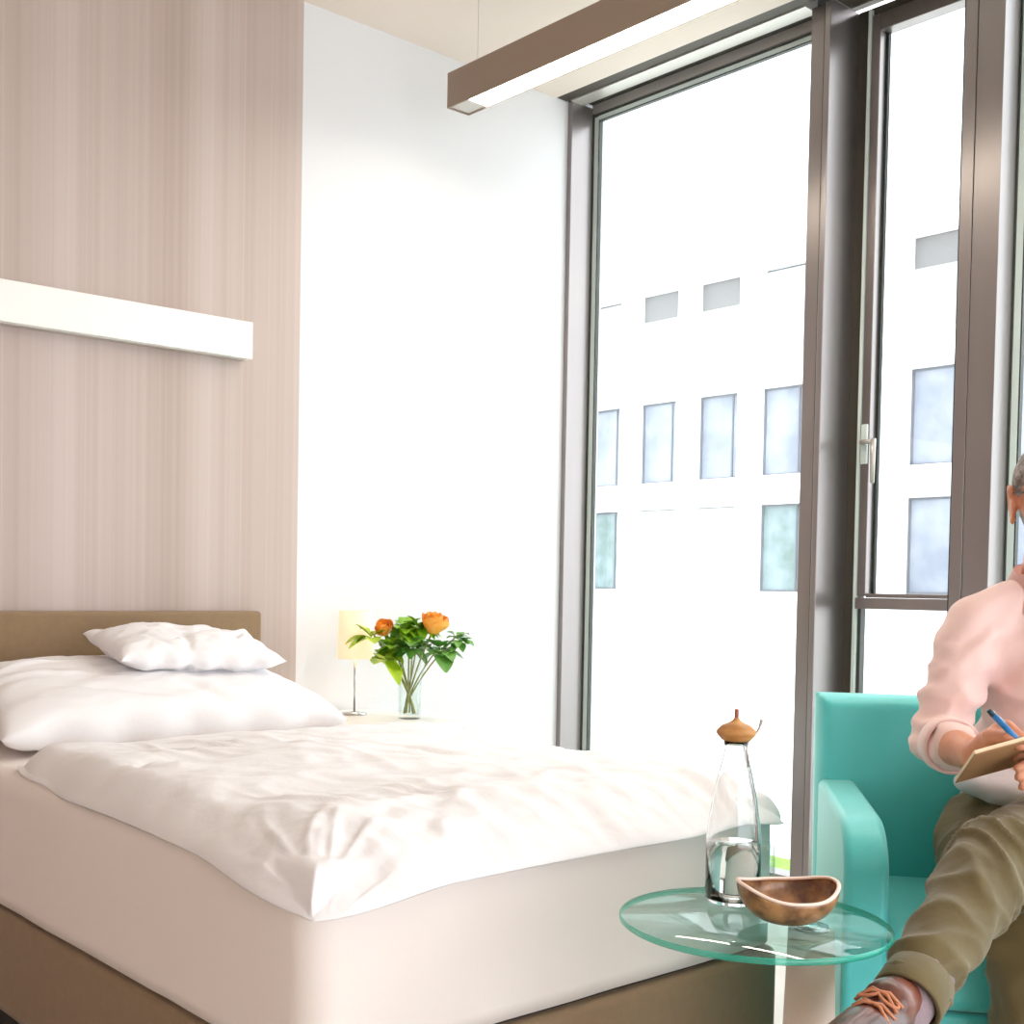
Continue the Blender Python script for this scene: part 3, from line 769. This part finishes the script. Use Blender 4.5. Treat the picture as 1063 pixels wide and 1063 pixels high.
# --- body: one surface
bm = bmesh.new()
ball(bm, hdc+UP*.03-MF*.012, .1, (.78, .96, .95), mrot(), 28)         # cranium
ball(bm, hdc-UP*.035+MF*.022, .1, (.66, .72, .80), mrot(), 24)        # face/jaw
ball(bm, hdc-UP*.092+MF*.055, .03, (1.1, .8, .7), mrot(), 16)         # chin
ball(bm, hdc+MF*.092-UP*.022, .014, (.9, 1.3, 1.2), mrot(), 12)       # nose tip
cap(bm, hdc+MF*.083+UP*.02, hdc+MF*.096-UP*.018, .008, .011, 10)      # nose bridge
for s in (1, -1):
    cap(bm, hdc+MF*.078+UP*.034+MR*s*.016, hdc+MF*.066+UP*.034+MR*s*.050, .010, .008, 10)   # brow
    ball(bm, hdc+MF*.060-UP*.012+MR*s*.043, .024, (1, 1, 1), None, 12)                     # cheek
    e = hdc+MR*s*.082-MF*.012+UP*.002
    pts = [e+UP*.034*sin(a)*1.0-MF*(.017*cos(a)) +MR*s*(.006+.004*sin(a)) for a in [radians(x) for x in range(-100, 161, 20)]]
    chain(bm, pts, [.0055]*len(pts), 8)
    ball(bm, e+MR*s*.001, .02, (.35, .8, 1.3), mrot(), 12)
    ball(bm, e-UP*.034+MF*.004+MR*s*.003, .009, (.6, 1, 1.1), mrot(), 10)
cap(bm, hdc+MF*.082-UP*.056+MR*.018, hdc+MF*.082-UP*.056-MR*.018, .0065, .0065, 10)        # lips
cap(bm, hdc+MF*.081-UP*.066+MR*.015, hdc+MF*.081-UP*.066-MR*.015, .0065, .0065, 10)
chain(bm, [nkt, nkb+UP*.0], [.058, .062], 20)
ball(bm, che+UP*.05, .13, (1.15, .72, 1.1), mrot(), 24); ball(bm, pel+UP*.10, .12, (1.1, .78, 1.2), mrot(), 24)
chain(bm, [che, pel+UP*.05], [.10, .11], 20)
chain(bm, [nkb, rsh], [.05, .05]); chain(bm, [nkb, lsh], [.05, .05])
def interp(a, b, t): return a+(b-a)*t
for sh, el, wr in ((rsh, rel_, rwr), (lsh, lel, lwr)):
    chain(bm, [sh, el], [.045, .037]); chain(bm, [el, interp(el, wr, .35), wr], [.037, .038, .027])
for hp_, kn, an in ((rhp, rkn, ran), (lhp, lkn, lan)):
    chain(bm, [pel, hp_], [.08, .07]); chain(bm, [hp_, kn], [.07, .045]); chain(bm, [kn, interp(kn, an, .3), an], [.045, .045, .032])
# right hand holding the pen
def hand(bm, wr, palm, fingers, thumb, rp=.026):
    chain(bm, [wr, palm[0]], [.025, rp]); chain(bm, [palm[0], palm[1]], [rp, rp*.8])
    for fs in fingers: chain(bm, fs, [.0105, .0095, .0088, .0078][:len(fs)], 12)
    chain(bm, thumb, [.014, .0115, .0095][:len(thumb)], 12)
hand(bm, rwr, [at(1028, 772, 2.175), at(1037, 768, 2.165)], [
    [at(1032, 757, 2.16), at(1046, 752, 2.13), at(1058, 763, 2.115), at(1066, 775, 2.118)],      # index, along the pen
    [at(1037, 762, 2.165), at(1051, 760, 2.14), at(1063, 770, 2.125), at(1068, 781, 2.128)],
    [at(1038, 769, 2.17), at(1053, 769, 2.15), at(1064, 777, 2.14), at(1060, 785, 2.14)],
    [at(1036, 776, 2.175), at(1050, 778, 2.16), at(1060, 783, 2.15), at(1056, 788, 2.15)]],
    [at(1027, 764, 2.15), at(1045, 765, 2.11), at(1060, 775, 2.105)])
# left hand under the notebook
hand(bm, lwr, [at(1112, 806, 2.13), at(1098, 800, 2.14)], [
    [at(1095, 792, 2.14), at(1078, 790, 2.125), at(1066, 793, 2.115), at(1056, 797, 2.112)],
    [at(1094, 800, 2.145), at(1078, 801, 2.13), at(1066, 804, 2.12), at(1057, 807, 2.117)],
    [at(1094, 808, 2.15), at(1080, 811, 2.135), at(1069, 814, 2.128), at(1061, 817, 2.125)],
    [at(1095, 815, 2.155), at(1084, 819, 2.145), at(1075, 822, 2.14), at(1068, 825, 2.138)]],
    [at(1108, 792, 2.12), at(1096, 778, 2.10), at(1084, 770, 2.09)])
body = fuse('body', bm, M['skin'], man, .0042, 3)
for s in (1, -1):
    bm = bmesh.new(); ball(bm, hdc+MF*.0655+UP*.014+MR*s*.031, .0115, (1, 1, .8), None, 16)
    eye = mesh_obj('eye', bm, M['lining'], man, True)
    bm = bmesh.new(); ball(bm, hdc+MF*.0725+UP*.012+MR*s*.031, .0052, (1, 1, 1), None, 12)
    mesh_obj('iris', bm, M['spect'], eye, True)
    bm = bmesh.new(); cap(bm, hdc+MF*.088+UP*.038+MR*s*.018, hdc+MF*.074+UP*.038+MR*s*.048, .0045, .003, 8)
    mesh_obj('eyebrow', bm, M['hair'], man, True)
# hair cap, cropped, grey
bm = bmesh.new()
ball(bm, hdc+UP*.048-MF*.026, .1, (.86, .99, .88), mrot(), 28)
ball(bm, hdc+UP*.0-MF*.055, .08, (.88, .70, .9), mrot(), 20)
for s in (1, -1):
    cap(bm, hdc+MR*s*.074+MF*.012+UP*.05, hdc+MR*s*.076+MF*.004+UP*.018, .014, .007, 10)
fuse('hair', bm, M['hair'], man, .006, 3, lambda c, n: .0025*nz((c.x*90, c.y*90, c.z*60)))
# glasses
bm = bmesh.new()
ey = UP*.018
for s in (1, -1):
    cpt = hdc+MF*.097+ey+MR*s*.033
    pts = [cpt+MR*(.024*cos(a))+UP*(.017*sin(a))-MF*abs(.004*cos(a)) for a in [2*pi*k/20 for k in range(21)]]
    tube(bm, pts, .0016, 8)
    tube(bm, [hdc+MF*.094+ey+MR*s*.056+UP*.004, hdc+MF*.03+ey+MR*s*.080, hdc-MF*.008+ey+MR*s*.088+UP*.006, hdc-MF*.03+ey+MR*s*.088-UP*.016], .0018, 8)
tube(bm, [hdc+MF*.098+ey+MR*.010+UP*.004, hdc+MF*.102+ey+UP*.007, hdc+MF*.098+ey-MR*.010+UP*.004], .0015, 8)
mesh_obj('glasses', bm, M['spect'], man, True)

# --- shirt
def sfold(c, n):
    a = noise.fractal(c*7.5, 1, 2, 3)*.005
    # creases that wrap round the sleeve near the elbow
    d = (c-rel_).length; w = math.exp(-(d/.11)**2)
    ax = (rwr-rsh).normalized()
    a += w*.0068*sin(c.z*120+nz(c*14)*3.5)
    d2 = (c-(rsh-UP*.06)).length
    a += math.exp(-(d2/.10)**2)*.0058*sin((c.z*.8+c.dot(MR)*.9)*105+nz(c*9)*3)
    d3 = abs((c-che).dot(MR)); 
    a += .004*nz((c.dot(MR)*9, c.z*24, 3))*sm(.62, .80, c.z)*(1-sm(.95, 1.05, c.z))
    a += .008*(ridge(min(1, abs(nz((c.x*11, c.y*11, c.z*20))*2.6)))-.5)*(1-sm(.98, 1.06, c.z))
    return a
bm = bmesh.new()
ball(bm, che+UP*.055, .13, (1.30, .90, 1.15), mrot(), 28)
ball(bm, interp(che, pel, .55), .13, (1.18, .88, 1.25), mrot(), 28)
ball(bm, pel+UP*.065, .13, (1.22, .90, .70), mrot(), 28)
chain(bm, [che+UP*.03, pel+UP*.09], [.125, .125], 24)
chain(bm, [nkb-UP*.012, interp(nkb, rsh, .55)+UP*.006, rsh], [.066, .060, .062]); chain(bm, [nkb-UP*.012, interp(nkb, lsh, .55)+UP*.006, lsh], [.066, .060, .062])
chain(bm, [che+UP*.06, rsh-UP*.02], [.10, .062]); chain(bm, [che+UP*.06, lsh-UP*.02], [.10, .062])
for sh, el, wr in ((rsh, rel_, rwr), (lsh, lel, lwr)):
    chain(bm, [sh, interp(sh, el, .5), el], [.064, .060, .054]); chain(bm, [el, interp(el, wr, .40)], [.054, .049])
shirt = fuse('shirt', bm, M['shirt'], man, .0065, 5, sfold)
# rolled cuffs as a band standing proud of the forearm
for el, wr in ((rel_, rwr), (lel, lwr)):
    bm = bmesh.new(); ax = (wr-el).normalized(); c0 = interp(el, wr, .33)
    q = ax.to_track_quat('Z', 'Y').to_matrix().to_4x4()
    prof = [(.047, -.02), (.0545, -.012), (.0545, .020), (.052, .026), (.047, .024), (.045, .0)]
    lathe(bm, prof, 40, close=True); bm.transform(Matrix.Translation(c0) @ q); mesh_obj('shirt_cuff', bm, M['shirt'], man, True)
# collar: two leaves round the neck
bm = bmesh.new()
def collar_pt(u, v):
    a = -pi*.96+2*pi*.96*u                      # 0 = back of the neck
    dirv = -MF*cos(a)+MR*sin(a)
    front = (1-cos(a))/2
    pt = .030*front**6
    r = .076+.022*v+.004*sin(a*3) + .006*front*v
    z = .048*(1-v)-.004*v-.034*front*1.0 - pt*v*1.4
    return nkb+dirv*r+UP*(z+.020)+MF*.012
gA = grid_surface(bm, collar_pt, 64, 8)
bmesh.ops.solidify(bm, geom=bm.faces[:], thickness=.003)
mesh_obj('collar', bm, M['shirt'], man, True)
# placket with buttons
for i in range(5):
    bm = bmesh.new()
    p = interp(nkb-UP*.05, pel+UP*.10, i/5)+MF*.128
    ball(bm, p, .0055, (1, .4, 1), mrot(), 10)
    mesh_obj('button', bm, M['lining'], man, True)
# white shirt tail peeking out under the arm
bm = bmesh.new()
ball(bm, at(1016, 812, 2.43), .05, (.95, .9, .52), mrot(), 20); ball(bm, at(1050, 818, 2.42), .075, (1, .9, .5), mrot(), 20)
tl_ = fuse('shirt_tail', bm, M['lining'], man, .007, 3, lambda c, n: .005*nz(c*28)); tl_['label'] = 'white inside of the untucked shirt hem'

# --- trousers
kd = (lan-lkn).normalized()
def tfold(c, n):
    a = noise.fractal(c*8, 1, 2, 3)*.004
    a += .007*(ridge(min(1, abs(nz((c.x*10+c.z*6, c.y*10, c.z*9-c.x*5)))*3.0))-.5)
    # diagonal compression folds at knee, hem and hip
    t = (c-lkn).dot(kd); d = ((c-lkn)-kd*t).length
    w = math.exp(-((t-.05)/.11)**2)*(1 if d < .16 else 0)
    s1 = nz((c.x*9, c.y*9, c.z*9+4))
    a += w*.013*(ridge(min(1, abs(sin(t*42+s1*3.0+c.dot(MR)*16))*1.25))-.35)
    w2 = math.exp(-((t-.33)/.08)**2)*(1 if d < .12 else 0)
    a += w2*.011*(ridge(min(1, abs(sin(t*48+s1*3.4-c.dot(MR)*20))*1.2))-.35)
    d3 = (c-rhp).length; w3 = math.exp(-(d3/.12)**2)
    a += w3*.010*(ridge(min(1, abs(sin((c.dot(MR)*.7+c.z)*46+s1*2))*1.3))-.4)
    return a
bm = bmesh.new()
ball(bm, pel-UP*.015, .14, (1.30, .92, .62), mrot(), 28); chain(bm, [at(1014, 858, 2.50), at(1001, 872, 2.44), at(1018, 915, 2.26)], [.070, .060, .066], 20)
chain(bm, [interp(pel, rhp, .8), interp(rhp, rkn, .5), rkn], [.098, .088, .070], 24); chain(bm, [rkn, interp(rkn, ran, .35), interp(rkn, ran, .93)], [.070, .066, .058], 24)
chain(bm, [lhp, interp(lhp, lkn, .5), lkn], [.098, .090, .071], 24)
chain(bm, [lkn, interp(lkn, lan, .3), interp(lkn, lan, .62), interp(lkn, lan, .90)], [.071, .065, .054, .046], 24)
trs = fuse('trousers', bm, M['olive'], man, .0065, 4, tfold)
# flared hem bands
for kn, an, tt, r0 in ((lkn, lan, .88, .048), (rkn, ran, .90, .060)):
    bm = bmesh.new(); ax = (an-kn).normalized(); q = ax.to_track_quat('Z', 'Y').to_matrix().to_4x4()
    c0 = interp(kn, an, tt)
    lathe(bm, [(r0-.006, -.03), (r0+.002, -.02), (r0+.003, .035), (r0+.001, .038), (r0-.004, .035), (r0-.008, -.01)], 44, close=True)
    bm.transform(Matrix.Translation(c0) @ q); mesh_obj('trouser_hem', bm, M['olive'], man, True)

# --- socks and shoes
def foot(an, heel, toe, upv, kn):
    """an ankle joint, heel & toe on the sole plane"""
    d = (toe-heel); L_ = d.length; d.normalize(); sd = d.cross(upv).normalized(); u = sd.cross(d).normalized()
    bm = bmesh.new(); chain(bm, [interp(an, kn, .26), an, heel+u*.06+d*.055], [.042, .040, .042], 20)
    fuse('sock', bm, M['sock'], man, .006, 3)
    bm = bmesh.new()
    P_ = lambda a, b, c_: heel+d*(L_*a)+sd*b+u*c_
    chain(bm, [P_(.12, 0, .052), P_(.28, 0, .058), P_(.50, 0, .050), P_(.72, 0, .040), P_(.90, 0, .031)], [.036, .038, .041, .041, .030], 20)
    chain(bm, [P_(.12, 0, .030), P_(.30, 0, .028), P_(.52, 0, .030), P_(.74, 0, .030), P_(.90, 0, .026)], [.034, .035, .041, .044, .034], 20)
    chain(bm, [P_(.12, 0, .075), P_(.26, 0, .080)], [.036, .037], 20)
    sh = fuse('shoe', bm, M['shoe'], man, .0055, 4)
    bm = bmesh.new()
    n = 48; ring0 = []; ring1 = []
    for k in range(n):
        a = 2*pi*k/n; t = .5+.52*cos(a); w = .040+.010*sm(.4, .8, t)-.012*sm(.85, 1.05, t)
        p = P_(t, w*sin(a)*(1-.0*t)*1.05, -.004); ring0.append(bm.verts.new(p)); ring1.append(bm.verts.new(p+u*.020))
    for k in range(n):
        bm.faces.new((ring0[k], ring0[(k+1) % n], ring1[(k+1) % n], ring1[k]))
    bm.faces.new(ring0[::-1]); bm.faces.new(ring1); bmesh.ops.recalc_face_normals(bm, faces=bm.faces)
    mesh_obj('sole', bm, M['sole'], sh)
    bm = bmesh.new()
    for i in range(5):
        t = .36+.075*i; top = .106-.0115*i
        for sg in (1, -1):
            pts = [P_(t, sg*.030, top-.016), P_(t+.02, sg*.012, top+.0005), P_(t+.045, -sg*.012, top-.001), P_(t+.06, -sg*.030, top-.020)]
            tube(bm, pts, .0026, 8)
    for sg in (1, -1):
        c = P_(.40, 0, .104); pts = [c+sd*sg*(.014+.014*cos(a+pi))+d*(.010*sin(a))+u*(-.006*(1-cos(a))) for a in [2*pi*k/14 for k in range(15)]]
        tube(bm, pts, .0024, 8)
    mesh_obj('laces', bm, M['lace'], sh, True)
    return sh
ls_ = at(938, 1086, 1.78); lt_ = at(842, 1142, 1.56)
upv = (interp(lan, lkn, .3)-ls_).normalized()
foot(lan, ls_+(-upv*.0), lt_, upv, lkn)
rh = Vector((ran.x, ran.y, .006))-MF*.05
foot(ran, rh, rh+MF*.28, UP, rkn)

# notebook and pen
nbk = thing('notebook', 'tan covered notebook held tilted in the man\'s hands', 'notebook', (0, 0, 0))
n0, n1 = at(1012, 784, 2.085), at(1128, 752, 2.085); n2 = at(1016, 806, 2.20)
eu = (n1-n0).normalized(); ev = ((n2-n0)-eu*(n2-n0).dot(eu)).normalized(); en = eu.cross(ev)
if en.z < 0: en = -en
def slab(name, o0, lu, lv, t, m, parent, r=.004, mi=None):
    bm = bmesh.new(); vs = []
    for h_ in (0, t):
        for a, b in ((0, 0), (lu, 0), (lu, lv), (0, lv)): vs.append(bm.verts.new(o0+eu*a+ev*b+en*h_))
    for f in ((3,2,1,0),(4,5,6,7),(0,1,5,4),(1,2,6,5),(2,3,7,6),(3,0,4,7)): bm.faces.new([vs[i] for i in f])
    bmesh.ops.recalc_face_normals(bm, faces=bm.faces)
    o = mesh_obj(name, bm, m, parent); bev(o, r, 3); return o
LU = (n1-n0).length
slab('cover', n0, LU, .135, .0022, M['notebook'], nbk, .001)
slab('pages', n0+eu*.003+ev*.002+en*.0024, LU-.006, .131, .007, M['paper'], nbk, .001)
pn = thing('pen', 'blue ballpoint pen held in the man\'s right hand', 'pen', (0, 0, 0))
pa, pb = at(1026, 737, 2.10), at(1072, 784, 2.106)
pd = (pb-pa).normalized()
bm = bmesh.new(); tube(bm, [pa+pd*.012, pb-pd*.012, pb-pd*.002], [.0052, .0052, .0015], 14); mesh_obj('barrel', bm, M['pen'], pn, True)
bm = bmesh.new(); tube(bm, [pa, pa+pd*.012], [.004, .0054], 14); mesh_obj('push_button', bm, M['pendark'], pn, True)
bm = bmesh.new(); tube(bm, [pa+pd*.012+UP*.006, pa+pd*.045+UP*.008], [.0014, .0014], 8); mesh_obj('clip', bm, M['chrome'], pn, True)

# ------------------------------------------------------------------ outside: ground, grass, office building across the yard
struct(mesh_obj('trim_8', B(4.02, 70, -40, 60, -.30, -.14), M['paving']))
gr = mesh_obj('lawn_strip', B(4.08, 4.75, -4, 5.0, -.139, -.10), M['grass'], None); gr['kind'] = 'stuff'
settag(gr, 'strip of bright green grass outside along the window wall', 'grass')
FX = 30.0
of = thing('office_building', 'long white office building with regular rows of windows across the yard', 'building', (FX, 18, 0))
starts = [25.87+2.28*k for k in range(6, -13, -1)]      # near ends run down the facade towards the camera
rows = [(1.10, 3.62), (4.45, 6.98), (7.95, 10.38)]
bm = bmesh.new()
def wb(y0, y1, z0, z1, x0=0, x1=.6): box(bm, x0, x1, y0-18, y1-18, z0, z1)
ymax, ymin = starts[0]+2.5, starts[-1]-4
wb(ymin, ymax, -.2, rows[0][0]); 
for i, (a, b) in enumerate(rows):
    top = rows[i+1][0] if i < 2 else 12.6
    wb(ymin, ymax, b, top)
    e = ymax
    for s_y in starts:
        wb(s_y, e, a, b); e = s_y-1.56
    wb(ymin, e, a, b)
mesh_obj('wall', bm, M['facade'], of)
mesh_obj('rear_block', B(.601, 12, ymin-18, ymax-18, -.2, 12.6), M['facade'], of)
mesh_obj('roof_edge', B(-.06, .7, ymin-18.05, ymax-17.95, 12.6, 12.72), M['facade'], of)
for i, (a, b) in enumerate(rows):
    for k, s_y in enumerate(starts):
        if not (1 <= k <= 17): continue
        y1, y0 = s_y-18, s_y-1.56-18
        bm = bmesh.new(); fr = .06; xx = .30
        box(bm, xx, xx+.08, y1-fr, y1, a, b); box(bm, xx, xx+.08, y0, y0+fr, a, b)
        box(bm, xx, xx+.08, y0+fr, y1-fr, b-fr, b); box(bm, xx, xx+.08, y0+fr, y1-fr, a, a+fr)
        ym = y0+.36
        box(bm, xx, xx+.08, ym, ym+.05, a+fr, b-fr)
        w = mesh_obj('window', bm, M['facade_frame'], of)
        idx = k-6           # 0 = the window seen at px 662
        mm = M['facade_pane2'] if (i == 0 and idx in (-1, 2)) else M['facade_pane']
        mesh_obj('pane', B(xx+.03, xx+.05, y0+fr, y1-fr, a+fr, b-fr), mm, w)
        if i == 2 and idx in (0, 1, 4):
            mesh_obj('blind', B(xx-.03, xx-.01, y0+.01, y1-.01, b-.80, b-.02), M['facade_blind'], w)
            mesh_obj('blind', B(xx-.02, xx-.005, y0+.01, y1-.01, a+.02, b-.80), M['facade_blind_white'], w)
        elif i == 2:
            mesh_obj('blind', B(xx-.02, xx-.005, y0+.01, y1-.01, a+.02, b-.05), M['facade_blind_white'], w)
        elif (i == 0 and idx in (0, 1)) :
            mesh_obj('blind', B(xx-.02, xx-.005, y0+.01, y1-.01, a+.02, b-.02), M['facade_blind_white'], w)

# ------------------------------------------------------------------ light
w = bpy.data.worlds.new('world'); scene.world = w; w.use_nodes = True
bg = w.node_tree.nodes['Background']; bg.inputs[0].default_value = (.94, .975, 1.03, 1); bg.inputs[1].default_value = 1.0
def area(name, loc, target, sx, sy, power, col):
    ld = bpy.data.lights.new(name, 'AREA'); ld.shape = 'RECTANGLE'; ld.size = sx; ld.size_y = sy; ld.energy = power; ld.color = col
    o = bpy.data.objects.new(name, ld); COL.objects.link(o); o.location = loc
    o.rotation_euler = (Vector(target)-Vector(loc)).to_track_quat('-Z', 'Y').to_euler(); return o
ld = bpy.data.lights.new('bedside_bulb', 'POINT'); ld.energy = .12; ld.color = (1, .8, .55); ld.shadow_soft_size = .02
o = bpy.data.objects.new('bedside_bulb', ld); COL.objects.link(o); o.location = (2.575, 3.50, NZ+.28)

# ------------------------------------------------------------------ render look
vs_ = scene.view_settings
vs_.view_transform = 'Standard'; vs_.look = 'None'; vs_.gamma = 1; vs_.use_curve_mapping = False
vs_.exposure = 2.1
scene.render.engine = 'CYCLES'
cy_ = scene.cycles
cy_.use_denoising = True
cy_.max_bounces = 32; cy_.diffuse_bounces = 6; cy_.glossy_bounces = 6; cy_.transmission_bounces = 28; cy_.transparent_max_bounces = 24
cy_.caustics_reflective = False; cy_.caustics_refractive = False
cy_.sample_clamp_indirect = 8
